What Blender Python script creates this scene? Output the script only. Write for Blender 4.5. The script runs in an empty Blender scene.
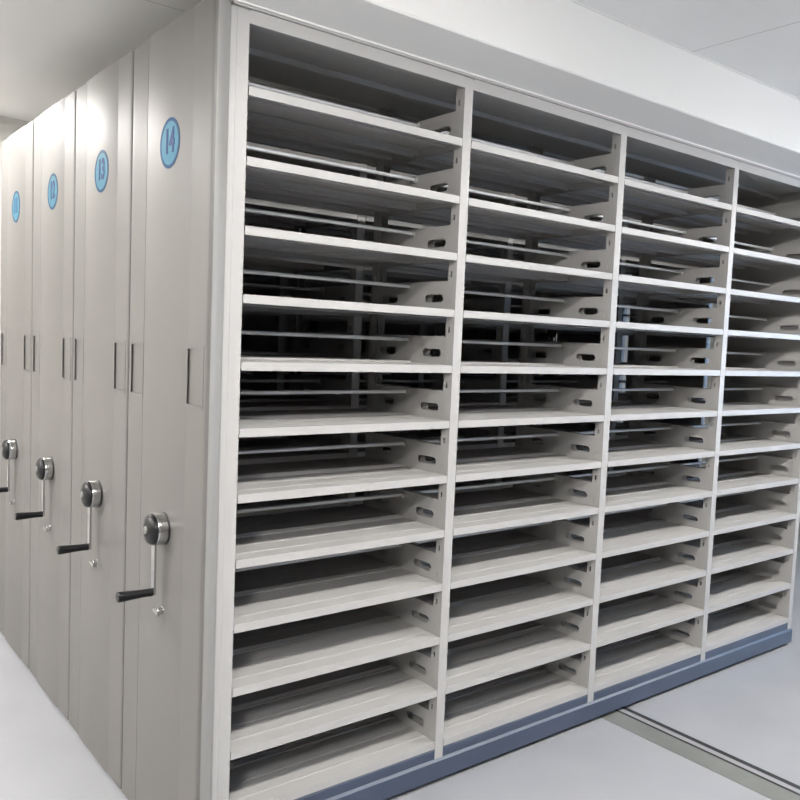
import bpy, bmesh, math
from mathutils import Vector, Matrix

C = bpy.context.scene.collection
S = 0.9 / 0.95
FL = 1.575                       # height of the fifth shelf above the floor
P = 0.2053                       # shelf pitch
B = 0.9                          # bay length
NB = 4                           # bays
D = 0.526                        # depth of the body of a carriage
W = 0.648                        # carriage spacing
HT = 2.638                       # height of a carriage
XP = -0.115                      # plane of the end panels
YF, YB = -0.060, 0.586           # front / back edges of an end panel


# ------------------------------------------------------------- materials
def srgb(r, g, b):
    f = lambda c: (c / 255 / 12.92) if c / 255 <= 0.04045 else ((c / 255 + 0.055) / 1.055) ** 2.4
    return (f(r), f(g), f(b), 1)


def mat(name, col, rough=0.4, metal=0.0, vary=0.04, scale=6.0, bump=0.0, bscale=60.0, coat=0.0):
    m = bpy.data.materials.new(name)
    m.use_nodes = True
    nt = m.node_tree
    b = nt.nodes['Principled BSDF']
    b.inputs['Roughness'].default_value = rough
    b.inputs['Metallic'].default_value = metal
    b.inputs['Coat Weight'].default_value = coat
    b.inputs['Coat Roughness'].default_value = 0.15
    tc = nt.nodes.new('ShaderNodeTexCoord')
    no = nt.nodes.new('ShaderNodeTexNoise')
    no.inputs['Scale'].default_value = scale
    no.inputs['Detail'].default_value = 3
    nt.links.new(tc.outputs['Object'], no.inputs['Vector'])
    rp = nt.nodes.new('ShaderNodeValToRGB')
    rp.color_ramp.elements[0].position = 0.3
    rp.color_ramp.elements[1].position = 0.7
    rp.color_ramp.elements[0].color = tuple(c * (1 - vary) for c in col[:3]) + (1,)
    rp.color_ramp.elements[1].color = tuple(min(1, c * (1 + vary)) for c in col[:3]) + (1,)
    nt.links.new(no.outputs['Fac'], rp.inputs['Fac'])
    nt.links.new(rp.outputs['Color'], b.inputs['Base Color'])
    if bump:
        n2 = nt.nodes.new('ShaderNodeTexNoise')
        n2.inputs['Scale'].default_value = bscale
        nt.links.new(tc.outputs['Object'], n2.inputs['Vector'])
        bp = nt.nodes.new('ShaderNodeBump')
        bp.inputs['Strength'].default_value = bump
        bp.inputs['Distance'].default_value = 0.002
        nt.links.new(n2.outputs['Fac'], bp.inputs['Height'])
        nt.links.new(bp.outputs['Normal'], b.inputs['Normal'])
    return m


def flat(m, v=.05):
    m.node_tree.nodes['Principled BSDF'].inputs['Specular IOR Level'].default_value = v
    return m


def emit(name, col, strength):
    m = bpy.data.materials.new(name)
    m.use_nodes = True
    b = m.node_tree.nodes['Principled BSDF']
    b.inputs['Base Color'].default_value = (.8, .8, .8, 1)
    b.inputs['Emission Color'].default_value = col
    b.inputs['Emission Strength'].default_value = strength
    return m


def ceiling_mat():
    m = mat('ceiling_board', (.72, .715, .70, 1), .9, vary=.015, scale=1.5)
    nt = m.node_tree
    b = nt.nodes['Principled BSDF']
    ramp = [n for n in nt.nodes if n.type == 'VALTORGB'][0]
    tc = [n for n in nt.nodes if n.type == 'TEX_COORD'][0]
    mp = nt.nodes.new('ShaderNodeMapping')
    mp.inputs['Location'].default_value = (-1.95, 1.5, 0)
    br = nt.nodes.new('ShaderNodeTexBrick')
    br.offset = 0
    br.inputs['Scale'].default_value = 1
    br.inputs['Brick Width'].default_value = 1.2
    br.inputs['Row Height'].default_value = 2.4
    br.inputs['Mortar Size'].default_value = .0035
    br.inputs['Mortar Smooth'].default_value = .3
    br.inputs['Color1'].default_value = (1, 1, 1, 1)
    br.inputs['Color2'].default_value = (1, 1, 1, 1)
    br.inputs['Mortar'].default_value = (.62, .62, .62, 1)
    nt.links.new(tc.outputs['Object'], mp.inputs['Vector'])
    nt.links.new(mp.outputs['Vector'], br.inputs['Vector'])
    mx = nt.nodes.new('ShaderNodeMixRGB')
    mx.blend_type = 'MULTIPLY'
    mx.inputs['Fac'].default_value = 1
    nt.links.new(ramp.outputs['Color'], mx.inputs['Color1'])
    nt.links.new(br.outputs['Color'], mx.inputs['Color2'])
    nt.links.new(mx.outputs['Color'], b.inputs['Base Color'])
    return m


M = dict(
    bar=mat('bright_zinc_bar', (.62, .64, .66, 1), .36, metal=.25, vary=.03),
    paint=mat('grey_enamel', (.36, .352, .342, 1), .42, vary=.008, scale=2),
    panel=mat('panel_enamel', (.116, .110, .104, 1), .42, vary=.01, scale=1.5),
    edge=mat('lightened_edge_enamel', (.235, .226, .212, 1), .42, vary=.01, scale=1.5),  # panel colour made lighter for the corners, light put into the paint
    railhead=mat('rail_head_paint', (.25, .25, .26, 1), .5, vary=.05),
    skirt=mat('slate_blue_enamel', (.045, .060, .095, 1), .4, vary=.05),
    black=flat(mat('black_plastic', (.007, .007, .008, 1), .38, vary=.2, scale=40), .3),
    chrome=mat('chrome', (.50, .50, .495, 1), .16, metal=1, vary=.02),
    steel=mat('brushed_steel', (.36, .37, .37, 1), .3, metal=1, vary=.05),
    sticker=flat(mat('sticker_sky_blue', (.035, .165, .25, 1), .4, vary=.03)),
    ring=flat(mat('sticker_ring_blue', (.003, .045, .12, 1), .4, vary=.03)),
    digits=flat(mat('sticker_digit_blue', (.003, .035, .13, 1), .4, vary=.03)),
    wall=mat('wall_paint', (.55, .54, .51, 1), .85, vary=.015, scale=2, bump=.1, bscale=90),
    beam=mat('beam_white_paint', (.72, .71, .69, 1), .6, vary=.01, scale=2),
    ceil=ceiling_mat(),
    floor=mat('grey_epoxy_floor', (.27, .275, .29, 1), .3, vary=.04, scale=3, bump=.1, bscale=30),
    plate=mat('rail_plate', (.17, .175, .165, 1), .45, metal=.2, vary=.1),
    groove=mat('rail_groove', (.01, .011, .013, 1), .6, vary=.1),
    frame=mat('white_aluminium', (.45, .45, .45, 1), .4, vary=.02),
    door=mat('door_paint', (.25, .24, .22, 1), .5, vary=.03),
    batten=emit('batten_diffuser', (1.0, .975, .945, 1), 46.0),
    lamp=emit('lamp_diffuser', (1.0, .97, .94, 1), 12.0),
)
glass = bpy.data.materials.new('window_glass')
glass.use_nodes = True
gb = glass.node_tree.nodes['Principled BSDF']
gb.inputs['Base Color'].default_value = (1, 1, 1, 1)
gb.inputs['Transmission Weight'].default_value = 1
gb.inputs['Roughness'].default_value = 0
gb.inputs['IOR'].default_value = 1.01


# ------------------------------------------------------------- mesh helpers
def box(bm, x0, x1, y0, y1, z0, z1):
    v = [bm.verts.new((x, y, z)) for x in (x0, x1) for y in (y0, y1) for z in (z0, z1)]
    for f in ((0, 1, 3, 2), (4, 6, 7, 5), (0, 4, 5, 1), (2, 3, 7, 6), (0, 2, 6, 4), (1, 5, 7, 3)):
        bm.faces.new([v[i] for i in f])


def prism_x(bm, prof, x0, x1):
    """closed polygon of (y, z) extruded along x"""
    a = [bm.verts.new((x0, y, z)) for y, z in prof]
    b = [bm.verts.new((x1, y, z)) for y, z in prof]
    n = len(prof)
    for i in range(n):
        j = (i + 1) % n
        bm.faces.new((a[i], a[j], b[j], b[i]))
    bm.faces.new(a[::-1])
    bm.faces.new(b)


def lathe_x(bm, prof, cy, cz, n=40):
    """profile of (x, r) turned about an axis parallel to x"""
    rings = []
    for x, r in prof:
        if r < 1e-6:
            rings.append([bm.verts.new((x, cy, cz))])
        else:
            rings.append([bm.verts.new((x, cy + r * math.cos(2 * math.pi * i / n), cz + r * math.sin(2 * math.pi * i / n)))
                          for i in range(n)])
    for a, b in zip(rings, rings[1:]):
        for i in range(n):
            j = (i + 1) % n
            if len(a) == 1 and len(b) == 1:
                continue
            if len(a) == 1:
                bm.faces.new((a[0], b[j], b[i]))
            elif len(b) == 1:
                bm.faces.new((a[i], a[j], b[0]))
            else:
                bm.faces.new((a[i], a[j], b[j], b[i]))


def mesh(name, bm, m, smooth=False, bevel=0):
    if bevel:
        bmesh.ops.remove_doubles(bm, verts=bm.verts, dist=1e-6)
        bmesh.ops.bevel(bm, geom=list(bm.edges), offset=bevel, segments=2, affect='EDGES', clamp_overlap=True)
    bmesh.ops.recalc_face_normals(bm, faces=bm.faces)
    me = bpy.data.meshes.new(name)
    bm.to_mesh(me)
    bm.free()
    me.materials.append(m)
    if smooth:
        for p in me.polygons:
            p.use_smooth = True
        me.set_sharp_from_angle(angle=math.radians(32))
    return me


def link(name, me, parent=None, loc=(0, 0, 0)):
    o = bpy.data.objects.new(name, me)
    C.objects.link(o)
    o.location = loc
    if parent:
        o.parent = parent
    return o


def tag(o, label=None, cat=None, group=None, kind=None):
    if label: o['label'] = label
    if cat: o['category'] = cat
    if group: o['group'] = group
    if kind: o['kind'] = kind
    return o


def curve_mesh(cu, m, xf=None):
    """turn a filled 2-D curve (or text) into plain mesh data"""
    o = bpy.data.objects.new('shape', cu)
    C.objects.link(o)
    dg = bpy.context.evaluated_depsgraph_get()
    dg.update()
    me = bpy.data.meshes.new_from_object(o.evaluated_get(dg))
    bpy.data.objects.remove(o)
    if xf:
        me.transform(xf)
    me.materials.clear()
    me.materials.append(m)
    return me


# local (u, v, w) -> (w, u, v): u runs along +Y, v along Z, thickness along X
YZ = Matrix(((0, 0, 1, 0), (1, 0, 0, 0), (0, 1, 0, 0), (0, 0, 0, 1)))
# seen from -X: text's right must run towards -Y
TXT = Matrix(((0, 0, -1, 0), (-1, 0, 0, 0), (0, 1, 0, 0), (0, 0, 0, 1)))


def sheet(loops, th, m, x):
    """sheet in the YZ plane at x with holes: the first loop is the outline"""
    cu = bpy.data.curves.new('sheet', 'CURVE')
    cu.dimensions = '2D'
    cu.fill_mode = 'BOTH'
    cu.extrude = th / 2
    for lp in loops:
        s = cu.splines.new('POLY')
        s.points.add(len(lp) - 1)
        for p, (u, v) in zip(s.points, lp):
            p.co = (u, v, 0, 1)
        s.use_cyclic_u = True
    return curve_mesh(cu, m, Matrix.Translation((x, 0, 0)) @ YZ)


def rect(u0, u1, v0, v1):
    return [(u0, v0), (u1, v0), (u1, v1), (u0, v1)]


def slot(u0, u1, v0, v1, r=None, n=5):
    r = r or (v1 - v0) / 2
    out = []
    for cx, cy, a0 in ((u1 - r, v0 + r, -90), (u1 - r, v1 - r, 0), (u0 + r, v1 - r, 90), (u0 + r, v0 + r, 180)):
        for i in range(n + 1):
            a = math.radians(a0 + 90 * i / n)
            out.append((cx + r * math.cos(a), cy + r * math.sin(a)))
    return out


def join_meshes(name, ms, m):
    bm = bmesh.new()
    for me in ms:
        bm.from_mesh(me)
    me = bpy.data.meshes.new(name)
    bm.to_mesh(me)
    bm.free()
    me.materials.append(m)
    return me


# ------------------------------------------------------------- carriage meshes
def zb(k):                       # underside of shelf k (k = 1 the topmost, 12 the lowest)
    return FL + (5 - k) * P


def shelf_profile(sgn):
    """open folded sheet: front lip with return, top with beads, rear lip; y from the aisle inwards"""
    t = .0022
    o = [(.014, .0), (.0, .0), (.0, .027), (.060, .027), (.064, .0285), (.070, .0285), (.074, .027),
         (.150, .027), (.154, .0285), (.160, .0285), (.164, .027), (.247, .027), (.247, .034), (.2505, .034), (.2505, .002), (.238, .002)]
    i = [(.238, .002 + t), (.2505 - t, .002 + t), (.2505 - t, .027 - t), (.106, .027 - t), (.106, .010), (.074, .010),
         (.074, .027 - t), (t, .027 - t), (t, t), (.014, t)]
    pts = o + i
    return pts if sgn > 0 else [(D - y, z) for y, z in pts][::-1]


X0, X1 = .020, B - .020
bm = bmesh.new(); prism_x(bm, shelf_profile(1), X0 + .004, X1 - .001)
SHELF_F = mesh('shelf_front', bm, M['paint'])
bm = bmesh.new(); prism_x(bm, shelf_profile(-1), X0 + .004, X1 - .001)
SHELF_B = mesh('shelf_back', bm, M['paint'])

# side plate: two slotted sheets joined along the top
PH = .131
lp = [[(.006, .0), (D - .006, .0), (D - .006, PH), (.006, PH)],
      slot(.071, .178, .053, .083), slot(D - .178, D - .071, .053, .083)]
a = sheet(lp, .0014, M['paint'], -.017)
b = sheet(lp, .0014, M['paint'], .017)
bm = bmesh.new(); bm.from_mesh(a); bm.from_mesh(b)
box(bm, -.017, .017, .047, D - .047, PH - .001, PH + .0005)
me = bpy.data.meshes.new('side_plate'); bm.to_mesh(me); bm.free(); me.materials.append(M['paint'])
PLATE = me

# post: channel, web to the aisle, perforated flanges
holes = []
z = .20
zz = zb(12) + .045
while zz < HT - .08:
    holes.append(rect(.023, .032, zz, zz + .020))
    zz += P / 2
fl = [rect(.0, .045, .02, HT - .002)] + holes
a = sheet(fl, .0016, M['paint'], -.0192)
b = sheet(fl, .0016, M['paint'], .0192)
bm = bmesh.new(); bm.from_mesh(a); bm.from_mesh(b)
box(bm, -.020, .020, -.0015, .0005, .02, HT - .002)
bmesh.ops.remove_doubles(bm, verts=bm.verts, dist=1e-6)
me = bpy.data.meshes.new('post'); bm.to_mesh(me); bm.free(); me.materials.append(M['paint'])
POST_F = me
POST_B = me.copy()
POST_B.transform(Matrix.Translation((0, D, 0)) @ Matrix.Scale(-1, 4, (0, 1, 0)))
POST_B.flip_normals()

# stop bar with round end fittings, mid depth
bm = bmesh.new()
lathe_x(bm, [(X0 - .002, 0), (X0 - .002, .0068), (X1 + .002, .0068), (X1 + .002, 0)], D / 2, .117, 14)
BAR = mesh('stop_bar', bm, M['bar'], smooth=True)
bm = bmesh.new()
lathe_x(bm, [(X1 - .009, 0), (X1 - .009, .010), (X1 + .0015, .012), (X1 + .0015, 0)], D / 2, .117, 16)
CLIP = mesh('bar_clip', bm, M['paint'], smooth=True)

# top sheet with stiffening ribs, edge rails
bm = bmesh.new()
box(bm, -.02, NB * B + .02, .004, D - .004, HT - .012, HT - .009)
for y in (.263,):
    box(bm, -.015, NB * B + .015, y - .015, y + .015, HT - .032, HT - .012)
TOP = mesh('top_sheet', bm, M['paint'])
bm = bmesh.new()
box(bm, 0, B - .040, -.0012, .002, HT - .036, HT + .004)
box(bm, 0, B - .040, .002, .012, HT - .036, HT - .034)
RAIL_F = mesh('top_rail', bm, M['paint'])
bm = bmesh.new()
for m_ in (1, -1):
    pr = [(.0025, HT - .006), (.0025, HT + .0045), (-.010, HT + .004), (-.010, HT + .0110), (.010, HT + .0110), (.010, HT - .006)]
    prism_x(bm, pr if m_ > 0 else [(D - y, z) for y, z in pr][::-1], -.036, NB * B + .02)
CORN = mesh('cornice', bm, M['paint'])

bm = bmesh.new(); box(bm, -.0395, -.0205, -.0015, .03, .02, HT - .002); TRIM = mesh('corner_trim', bm, M['paint'])
bm = bmesh.new(); box(bm, -.0395, -.0205, D - .03, D + .0015, .02, HT - .002); TRIM_B = mesh('corner_trim', bm, M['paint'])
bm = bmesh.new(); box(bm, NB * B + .0205, NB * B + .0225, .0, D + .095, .02, HT - .002); SIDE = mesh('side_blocker', bm, M['paint'])  # unseen end sheet, added to stop light leaking in from the right

# skirt and chassis
def skirt_prof(m):
    pr = [(.004, .135), (.0, .132), (.0, .098), (-.010, .090), (-.010, .020), (.012, .020), (.012, .135)]
    return pr if m > 0 else [(D - y, z) for y, z in pr][::-1]
bm = bmesh.new(); prism_x(bm, skirt_prof(1), -.022, NB * B + .02); SK_F = mesh('skirt', bm, M['skirt'])
bm = bmesh.new(); prism_x(bm, skirt_prof(-1), -.022, NB * B + .02); SK_B = mesh('skirt', bm, M['skirt'])
bm = bmesh.new()
for y in (.06, .45):
    box(bm, -.02, NB * B + .02, y - .02, y + .02, .03, .12)
for x in (.2, 2.0):
    box(bm, x - .05, x + .05, .014, D - .014, .05, .11)
CHAS = mesh('chassis', bm, M['skirt'])
bm = bmesh.new()
lathe_x(bm, [(-.018, 0), (-.018, .045), (.018, .045), (.018, 0)], 0, .046, 24)
WHEEL = mesh('wheel', bm, M['steel'], smooth=True)

# end panel, hollow, with two pull openings
SZ0, SZ1 = FL - .106, FL + .062
SL = ((-.028, .078), (.448, .554))       # y ranges of the two pull openings
half = [(-.041, .006), (-.041, -.003), (-.044, -.010), (-.054, -.022), (-.068, -.036), (-.083, -.048), (-.096, -.0555), (-.105, -.0575),
        (-.1115, -.0555), (-.1145, -.051), (-.115, -.047)]
cen = .263
prof = half + [(XP, SL[0][0]), (XP, SL[0][1]), (XP, .084), (-.119, .105)]
prof = prof + [(-.119, 2 * cen - .105), (-.1165, .434), (XP + .003, .4365), (XP + .003, .4395), (XP, .4415)] + [(x, 2 * cen - y) for x, y in prof[-3::-1]]
zs = [.012, SZ0, SZ1, HT]
bm = bmesh.new()
grid = [[bm.verts.new((x, y, z)) for x, y in prof] for z in zs]
n = len(prof)
for r in range(3):
    for i in range(n - 1):
        ys = sorted((prof[i][1], prof[i + 1][1]))
        if r == 1 and any(abs(ys[0] - s[0]) < 1e-4 and abs(ys[1] - s[1]) < 1e-4 for s in SL):
            continue
        bm.faces.new((grid[r][i], grid[r][i + 1], grid[r + 1][i + 1], grid[r + 1][i]))
    bm.faces.new((grid[r][n - 1], grid[r][0], grid[r + 1][0], grid[r + 1][n - 1]))
bm.faces.new(grid[0]); bm.faces.new(grid[3])
for v in list(bm.verts):
    pass
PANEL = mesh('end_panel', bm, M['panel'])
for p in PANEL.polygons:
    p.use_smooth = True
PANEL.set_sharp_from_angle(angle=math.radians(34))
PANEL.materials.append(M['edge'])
for p in PANEL.polygons:      # rounded corner mouldings: panel colour lightened to stand in for light on them
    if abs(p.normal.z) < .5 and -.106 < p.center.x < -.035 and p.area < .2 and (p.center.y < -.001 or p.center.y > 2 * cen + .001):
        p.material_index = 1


def pull_mesh(y0, y1):
    bm = bmesh.new()
    r = .009
    x = XP
    # raised rim
    for (a, b, c, d) in ((y0 - r, y1 + r, SZ0 - r, SZ0 + .001), (y0 - r, y1 + r, SZ1 - .001, SZ1 + r),
                         (y0 - r, y0 + .001, SZ0, SZ1), (y1 - .001, y1 + r, SZ0, SZ1)):
        box(bm, x - .0012, x + .001, a, b, c, d)
    # scooped cup, open under its far edge into the hollow panel
    d = .0065
    pts = [(x + .0005, y0 + .001), (x + .0035, y0 + .012), (x + d * .55, y0 + .03), (x + d * .7, y1 - .02), (x + d * .8, y1 + .02), (x + d * .8 + .002, y1 + .02),
           (x + d * .7 + .002, y1 - .02), (x + d * .55 + .002, y0 + .03), (x + .0055, y0 + .012), (x + .0025, y0 + .001)]
    a = [bm.verts.new((px, py, SZ0)) for px, py in pts]
    b = [bm.verts.new((px, py, SZ1)) for px, py in pts]
    for i in range(len(pts)):
        j = (i + 1) % len(pts)
        bm.faces.new((a[i], a[j], b[j], b[i]))
    bm.faces.new(a); bm.faces.new(b[::-1])
    for z in (SZ0, SZ1):
        box(bm, x + .0005, x + .012, y0, y1 + .02, z - .001, z + .001)
    return mesh('recessed_pull', bm, M['panel'])


PULLS = [pull_mesh(*s) for s in SL]

# crank
HY, HZ = .224, FL - .518
bm = bmesh.new()
lathe_x(bm, [(XP + .002, 0), (XP + .002, .0525), (XP - .004, .0525), (XP - .007, .050), (XP - .009, .046)], HY, HZ)
CR_BASE = mesh('crank_base', bm, M['black'], smooth=True)
bm = bmesh.new()
lathe_x(bm, [(XP - .007, 0), (XP - .007, .046), (XP - .010, .0515), (XP - .038, .0515), (XP - .0405, .0508), (XP - .042, .050), (XP - .042, 0)], HY, HZ)
CR_DRUM = mesh('crank_drum', bm, M['chrome'], smooth=True)
bm = bmesh.new()
lathe_x(bm, [(XP - .0405, .0505), (XP - .046, .050), (XP - .054, .046), (XP - .061, .035), (XP - .0645, .020), (XP - .065, .0165), (XP - .062, .0155), (XP - .062, 0)], HY, HZ)
CR_CAP = mesh('crank_cap', bm, M['black'], smooth=True)
bm = bmesh.new()
lathe_x(bm, [(XP - .061, .014), (XP - .066, .0135), (XP - .0685, .010), (XP - .069, 0)], HY, HZ, 24)
CR_BOLT = mesh('crank_bolt', bm, M['plate'], smooth=True)
AX = XP - .034                    # plane of the arm
AZ = HZ - .203                    # end of the arm
bm = bmesh.new()
n = 10
pts = [(HY - .013, HZ - .04)] + [(HY + .011 * math.cos(math.radians(a)), AZ + .011 * math.sin(math.radians(a))) for a in range(180, 361, 18)] + [(HY + .013, HZ - .04)]
a = [bm.verts.new((AX - .005, y, z)) for y, z in pts]
b = [bm.verts.new((AX + .003, y, z)) for y, z in pts]
for i in range(len(pts)):
    j = (i + 1) % len(pts)
    bm.faces.new((a[i], a[j], b[j], b[i]))
bm.faces.new(a); bm.faces.new(b[::-1])
CR_ARM = mesh('crank_arm', bm, M['chrome'], bevel=.0008)
bm = bmesh.new()
g = AX - .005
lathe_x(bm, [(g + .01, 0), (g + .01, .006), (g, .006), (g, .0125), (g - .006, .0135), (g - .012, .0125), (g - .03, .0125), (g - .07, .0145), (g - .100, .0165), (g - .109, .0165), (g - .112, .014), (g - .112, 0)], HY, AZ, 24)
GRIP = mesh('crank_grip', bm, M['black'], smooth=True)
# latch: small chrome plate with turned thumb piece
bm = bmesh.new()
LY, LZ = HY + .006, FL - .790
lathe_x(bm, [(XP + .002, 0), (XP + .002, .017), (XP - .003, .017), (XP - .005, .012), (XP - .018, .011), (XP - .020, .008), (XP - .020, 0)], LY, LZ, 20)
LATCH = mesh('latch', bm, M['chrome'], smooth=True)
bm = bmesh.new()
box(bm, XP - .026, XP - .0195, LY - .021, LY + .021, LZ - .007, LZ + .007)
for v in bm.verts:
    dy, dz = v.co.y - LY, v.co.z - LZ
    a = math.radians(8)
    v.co.y, v.co.z = LY + dy * math.cos(a) - dz * math.sin(a), LZ + dy * math.sin(a) + dz * math.cos(a)
KEY = mesh('thumb_turn', bm, M['chrome'], bevel=.001)

# number sticker
SYC, SZC, SR = .240, FL + .694, .078
def disc(x, r0, r1, m, nseg=64):
    bm = bmesh.new()
    prof = [(x + .0006, r1), (x - .0002, r1), (x - .0002, r0)]
    if r0 > 0:
        prof.append((x + .0006, r0)); prof.append((x + .0006, r1))
    else:
        prof = [(x + .0006, 0), (x + .0006, r1), (x - .0002, r1), (x - .0002, 0)]
    lathe_x(bm, prof, SYC, SZC, nseg)
    return mesh('sticker', bm, m)
XC = -.119
DISC = disc(XC - .0008, 0, SR, M['sticker'])
RING = disc(XC - .0012, SR - .011, SR - .001, M['ring'])
HALO = disc(XC - .0010, SR - .001, SR, M['sticker'])


def digits(txt):
    cu = bpy.data.curves.new('digits', 'FONT')
    cu.body = txt
    cu.align_x = 'CENTER'; cu.align_y = 'CENTER'
    cu.size = .080
    cu.offset = .0036
    cu.extrude = .0003
    cu.space_character = 1.05
    return curve_mesh(cu, M['digits'], Matrix.Translation((XC - .0016, SYC, SZC + .003)) @ TXT @ Matrix.Diagonal((.92, 1.25, 1, 1)))


BOXM = mat('brown_cardboard', (.30, .19, .13, 1), .85, vary=.05)


def crank(t):
    c = link('crank', CR_DRUM, t)
    for n_, m_ in (('base_ring', CR_BASE), ('cap', CR_CAP), ('bolt', CR_BOLT), ('crank_arm', CR_ARM), ('grip', GRIP)):
        o = link(n_, m_, c)
        if n_ == 'grip': o['label'] = 'black ribbed grip'
        if n_ == 'cap': o['label'] = 'black domed cap'


def carriage(idx, num, label):
    t = bpy.data.objects.new('mobile_shelving_unit', None)
    C.objects.link(t)
    t.location = (0, idx * W, 0)
    tag(t, label, 'shelving unit', 'numbered mobile shelving units')
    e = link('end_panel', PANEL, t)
    for p in PULLS:
        link('recessed_pull', p, e)
    s = link('number_sticker', DISC, t)
    s['label'] = 'round blue sticker reading %s' % num
    link('sticker_rim', RING, s)
    link('number', digits(num), s)
    crank(t)
    l = link('latch', LATCH, t)
    link('thumb_turn', KEY, l)
    for j in range(NB + 1):
        link('post', POST_F, t, (j * B, 0, 0))
        link('post', POST_B, t, (j * B, 0, 0))
        for k in range(1, 13):
            link('side_plate', PLATE, t, (j * B, 0, zb(k) + .002))
    for j in range(NB):
        for k in range(1, 13):
            link('shelf', SHELF_F, t, (j * B, 0, zb(k)))
            link('shelf', SHELF_B, t, (j * B, 0, zb(k)))
            r = link('stop_bar', BAR, t, (j * B, 0, zb(k)))
            link('bar_clip', CLIP, r)
        link('top_rail', RAIL_F, t, (j * B + .02, 0, 0))
    link('corner_trim', TRIM, t); link('corner_trim', TRIM_B, t)
    link('side_blocker', SIDE, t)
    link('top_sheet', TOP, t)
    link('cornice', CORN, t)
    link('skirt', SK_F, t)
    link('skirt', SK_B, t)
    link('chassis', CHAS, t)
    for x in (.2, 2.0):
        for y in (.10, D - .10):
            link('wheel', WHEEL, t, (x, y, 0))
    return t


carriage(0, '14', 'nearest grey mobile shelving unit, numbered 14, its empty shelves open to the aisle')
carriage(1, '13', 'grey mobile shelving unit numbered 13, packed tight behind unit 14')
carriage(2, '12', 'grey mobile shelving unit numbered 12, third from the aisle')
u11 = carriage(3, '11', 'grey mobile shelving unit numbered 11, at the left edge, furthest from the aisle')
bm = bmesh.new(); box(bm, -.022, NB * B + .022, D + .002, D + .004, .02, HT - .002)
link('back_blocker', mesh('back_blocker', bm, M['paint']), u11)  # unseen sheet added behind unit 11 to keep stray light out
bm = bmesh.new()
bx, by, bz = 1.34, 3 * W + .015, zb(6) + .0300
for q in ((bx, bx + .42, by, by + .003, bz, bz + .10), (bx, bx + .42, by + .217, by + .22, bz, bz + .10),
          (bx, bx + .003, by + .003, by + .217, bz, bz + .10), (bx + .417, bx + .42, by + .003, by + .217, bz, bz + .10), (bx + .003, bx + .417, by + .003, by + .217, bz, bz + .003)):
    box(bm, *q)
cb = tag(link('cardboard_box', None), 'brown cardboard box lying deep in the dark shelves, seen through the first bay', 'box')
link('box_body', mesh('box_body', bm, BOXM), cb)
bm = bmesh.new()
for q in ((bx, bx + .42, by, by + .109, bz + .1002, bz + .1030), (bx, bx + .42, by + .111, by + .22, bz + .1002, bz + .1030)):
    box(bm, *q)
link('flap', mesh('flap', bm, BOXM), cb)

# ------------------------------------------------------------- floor rails
for i, x in enumerate((.2, 2.0)):
    t = bpy.data.objects.new('floor_rail', None)
    C.objects.link(t)
    t.location = (x, 0, 0)
    tag(t, ('steel floor rail with black grooves near the end panel of unit 14' if i == 0 else
            'steel floor rail with two black grooves crossing the aisle floor at lower right'), 'rail', 'floor rails')
    bm = bmesh.new(); box(bm, -.11, .006, -3.0, 3.1, -.001, .0015); link('cover_plate', mesh('cover_plate', bm, M['plate']), t)
    bm = bmesh.new(); box(bm, .0062, .022, -3.0, 3.1, -.001, .0008)
    box(bm, .050, .080, -3.0, 3.1, -.001, .0008); link('groove', mesh('groove', bm, M['groove']), t)
    bm = bmesh.new(); box(bm, .0222, .0498, -3.0, 3.1, -.001, .0018); link('rail_head', mesh('rail_head', bm, M['railhead']), t)

# ------------------------------------------------------------- room
H = 2.936
RX0, RX1, RY0, RY1 = -4.2, 7.5, -7.5, 3.25


def struct(name, bm, m, parent=None, label=None):
    o = link(name, mesh(name, bm, m), parent)
    if not parent: o['kind'] = 'structure'
    if label: o['label'] = label
    return o


bm = bmesh.new(); box(bm, RX0 - .2, RX1 + .2, RY0 - .2, RY1 + .2, -.1, 0); struct('floor', bm, M['floor'], label='light grey glossy floor')
bm = bmesh.new(); box(bm, RX0 - .2, RX1 + .2, RY0 - .2, RY1 + .2, H, H + .1); struct('ceiling', bm, M['ceil'], label='pale grey ceiling of large boards with thin seams')
bm = bmesh.new(); box(bm, RX0, RX1, RY1, RY1 + .15, 0, H); struct('wall_far', bm, M['wall'], label='cream wall behind the shelving units')
bm = bmesh.new(); box(bm, RX0 - .15, RX0, RY0 - .15, RY1 + .15, 0, H); struct('wall_left', bm, M['wall'])
DX0, DX1 = -2.6, -1.6
bm = bmesh.new()
box(bm, RX0, DX0, RY0 - .15, RY0, 0, H); box(bm, DX1, RX1, RY0 - .15, RY0, 0, H); box(bm, DX0, DX1, RY0 - .15, RY0, 2.1, H)
struct('wall_near', bm, M['wall'])
bm = bmesh.new(); box(bm, DX0 + .005, DX1 - .005, RY0 - .1, RY0 - .05, .008, 2.09); dr = struct('door_1', bm, M['door'])
bm = bmesh.new(); box(bm, DX1 - .12, DX1 - .10, RY0 - .05, RY0 - .0, 1.0, 1.02); box(bm, DX1 - .22, DX1 - .10, RY0 - .01, RY0 + .008, 1.0, 1.02)
link('door_handle', mesh('door_handle', bm, M['steel']), dr)
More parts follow.
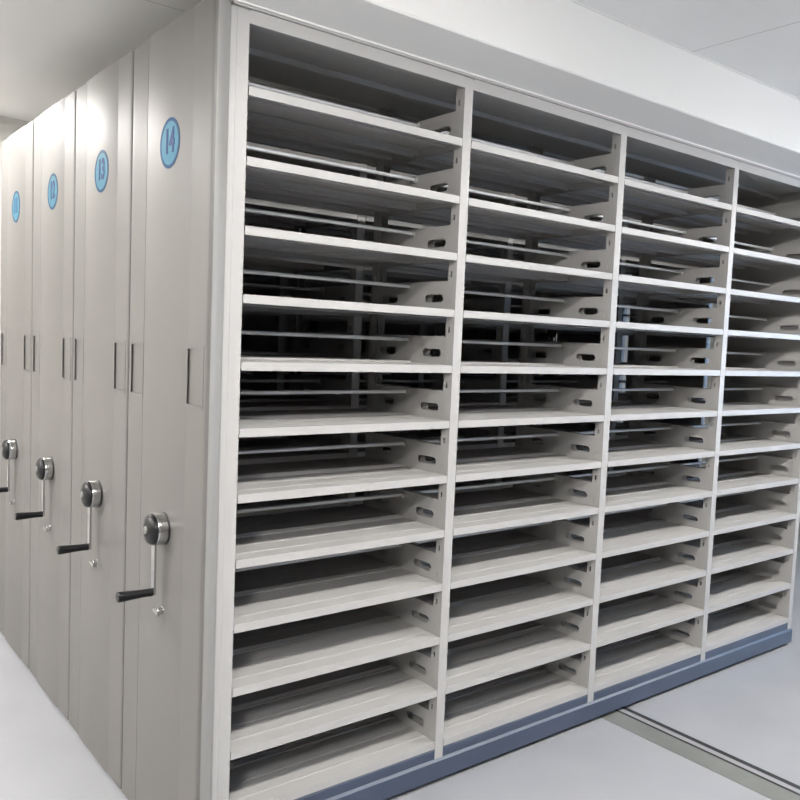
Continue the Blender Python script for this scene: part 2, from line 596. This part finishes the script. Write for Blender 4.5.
# right wall with a long window
WY0, WY1, WZ0, WZ1 = -4.0, -.5, .9, 2.5
bm = bmesh.new()
box(bm, RX1, RX1 + .15, RY0 - .15, WY0, 0, H); box(bm, RX1, RX1 + .15, WY1, RY1 + .15, 0, H)
box(bm, RX1, RX1 + .15, WY0, WY1, 0, WZ0); box(bm, RX1, RX1 + .15, WY0, WY1, WZ1, H)
struct('wall_right', bm, M['wall'])
bm = bmesh.new()
for y in (WY0 + .025, WY0 + .875, WY0 + 1.75, WY0 + 2.625, WY1 - .025):
    box(bm, RX1 + .04, RX1 + .09, y - .025, y + .025, WZ0, WZ1)
for z in (WZ0 + .025, WZ1 - .025):
    box(bm, RX1 + .041, RX1 + .089, WY0, WY1, z - .025, z + .025)
wn = struct('window_1', bm, M['frame'])
bm = bmesh.new(); box(bm, RX1 + .062, RX1 + .066, WY0 + .03, WY1 - .03, WZ0 + .03, WZ1 - .03)
link('pane', mesh('pane', bm, glass), wn)
# boxed beam above the front of the shelving
bm = bmesh.new()
prism_x(bm, [(-.20, H + .01), (-.20, 2.692), (-.195, 2.686), (-.013, 2.6545), (-.013, 2.650), (.03, 2.650), (.03, H + .01)], RX0 + .001, RX1 - .001)
struct('trim_1', bm, M['beam'], label='long white boxed beam along the ceiling above the shelving')
# thin shadow gap strip where beam meets ceiling
bm = bmesh.new()
box(bm, RX0 + .001, RX1 - .001, -.206, -.2005, H - .004, H + .001)
struct('trim_2', bm, M['beam'])
for nm, b4 in (('baseboard_far', (RX0, RX1, RY1 - .012, RY1, 0, .09)), ('baseboard_left', (RX0, RX0 + .012, RY0, RY1, 0, .09))):
    bm = bmesh.new(); box(bm, *b4); struct(nm, bm, M['frame'])

# ------------------------------------------------------------- ceiling lamps
LAMPS = [(-2.4, -2.8, 1.9), (-2.6, .3, .7), (-.62, 2.88, .15), (.3, -1.5, 1), (2.7, -1.5, 1), (5.1, -1.5, 1), (-2.6, 2.2, 1.8)]  # the two leftmost lamps are added fill for the end panels
NOTE = ['behind the camera position, nearest the door', 'added left of unit 14 as fill for the end panels', 'above the end panel of unit 11, by the far wall',
        'above the aisle in front of the first bays', 'above the aisle in front of the last bays', 'above the aisle nearest the window', 'added in the far left corner as fill for the end panels']
LW = 38
for i, ((x, y, e), nt_) in enumerate(zip(LAMPS, NOTE)):
    aisle = 2 < i < 6
    t = bpy.data.objects.new('ceiling_light', None); C.objects.link(t); t.location = (x, y, H)
    hx, hy = (.6, .11) if aisle else (.3, .3)
    drop = .22 if aisle else .03
    tag(t, ('white suspended linear light ' if aisle else 'white square ceiling panel light ') + nt_, 'light', 'suspended lights' if aisle else 'ceiling panel lights')
    if aisle:
        bm = bmesh.new(); box(bm, -hx, hx, -hy, hy, -drop + .022, -drop + .075); link('lamp_frame', mesh('lamp_frame', bm, M['frame']), t)
        bm = bmesh.new(); prism_x(bm, [(-hy + .01, -drop + .022), (-hy + .015, -drop + .008), (-hy + .03, -drop), (hy - .03, -drop), (hy - .015, -drop + .008), (hy - .01, -drop + .022)], -hx + .01, hx - .01)
        link('diffuser', mesh('diffuser', bm, M['batten']), t)
    else:
        bm = bmesh.new()
        e0 = .02
        for a in ((-hx, hx, -hy, -hy + e0), (-hx, hx, hy - e0, hy), (-hx, -hx + e0, -hy + e0, hy - e0), (hx - e0, hx, -hy + e0, hy - e0)):
            box(bm, a[0], a[1], a[2], a[3], -drop, -drop + .022)
        link('lamp_frame', mesh('lamp_frame', bm, M['frame']), t)
        bm = bmesh.new(); box(bm, -hx + e0, hx - e0, -hy + e0, hy - e0, -drop + .018, -drop + .024); link('diffuser', mesh('diffuser', bm, M['lamp']), t)
    if aisle:
        for sx in (-.45, .45):
            bm = bmesh.new(); box(bm, sx - .003, sx + .003, -.003, .003, -drop + .074, 0); link('suspension_rod', mesh('suspension_rod', bm, M['steel']), t)
    def area(dz, energy, up):
        L = bpy.data.lights.new('panel_glow', 'AREA'); L.shape = 'RECTANGLE'; L.size = 2 * hx - .06; L.size_y = 2 * hy - .06; L.energy = energy; L.color = (1, .975, .945)
        lo = bpy.data.objects.new('panel_glow', L); C.objects.link(lo); lo.parent = t; lo.location = (0, 0, dz)
        if up: lo.rotation_euler = (math.pi, 0, 0)
    if not aisle: area(-drop - .004, LW * e, False)

# daylight through the window
w = bpy.data.worlds.new('World'); bpy.context.scene.world = w; w.use_nodes = True
bg = w.node_tree.nodes['Background']
bg.inputs['Color'].default_value = (.42, .65, 1.0, 1)
bg.inputs['Strength'].default_value = 3.2
L = bpy.data.lights.new('window_portal', 'AREA'); L.shape = 'RECTANGLE'; L.size = WY1 - WY0; L.size_y = WZ1 - WZ0
L.cycles.is_portal = True
lo = bpy.data.objects.new('window_portal', L); C.objects.link(lo)
lo.location = (RX1 + .14, (WY0 + WY1) / 2, (WZ0 + WZ1) / 2)
lo.rotation_euler = (math.radians(90), 0, math.radians(90))

# ------------------------------------------------------------- camera
f, ya, pi_, ro = 821.58, .6636, -.0730, .0412
F = Vector((math.cos(pi_) * math.sin(ya), math.cos(pi_) * math.cos(ya), math.sin(pi_)))
R = Vector((math.cos(ya), -math.sin(ya), 0)); U = R.cross(F)
R2 = math.cos(ro) * R + math.sin(ro) * U; U2 = -math.sin(ro) * R + math.cos(ro) * U
cam = bpy.data.cameras.new('camera'); co = bpy.data.objects.new('camera', cam); C.objects.link(co)
m = Matrix((R2, U2, -F)).transposed().to_4x4()
m.translation = Vector((-1.1966 * S, -2.3975 * S, .1199 * S + FL))
co.matrix_world = m
cam.sensor_width = 36; cam.lens = f / 800 * 36; cam.clip_start = .02
sc = bpy.context.scene
sc.camera = co
sc.view_settings.view_transform = 'Standard'
sc.view_settings.look = 'None'
sc.view_settings.gamma = 1
sc.view_settings.exposure = 1.2
sc.cycles.use_denoising = True
sc.cycles.max_bounces = 8
sc.cycles.diffuse_bounces = 5
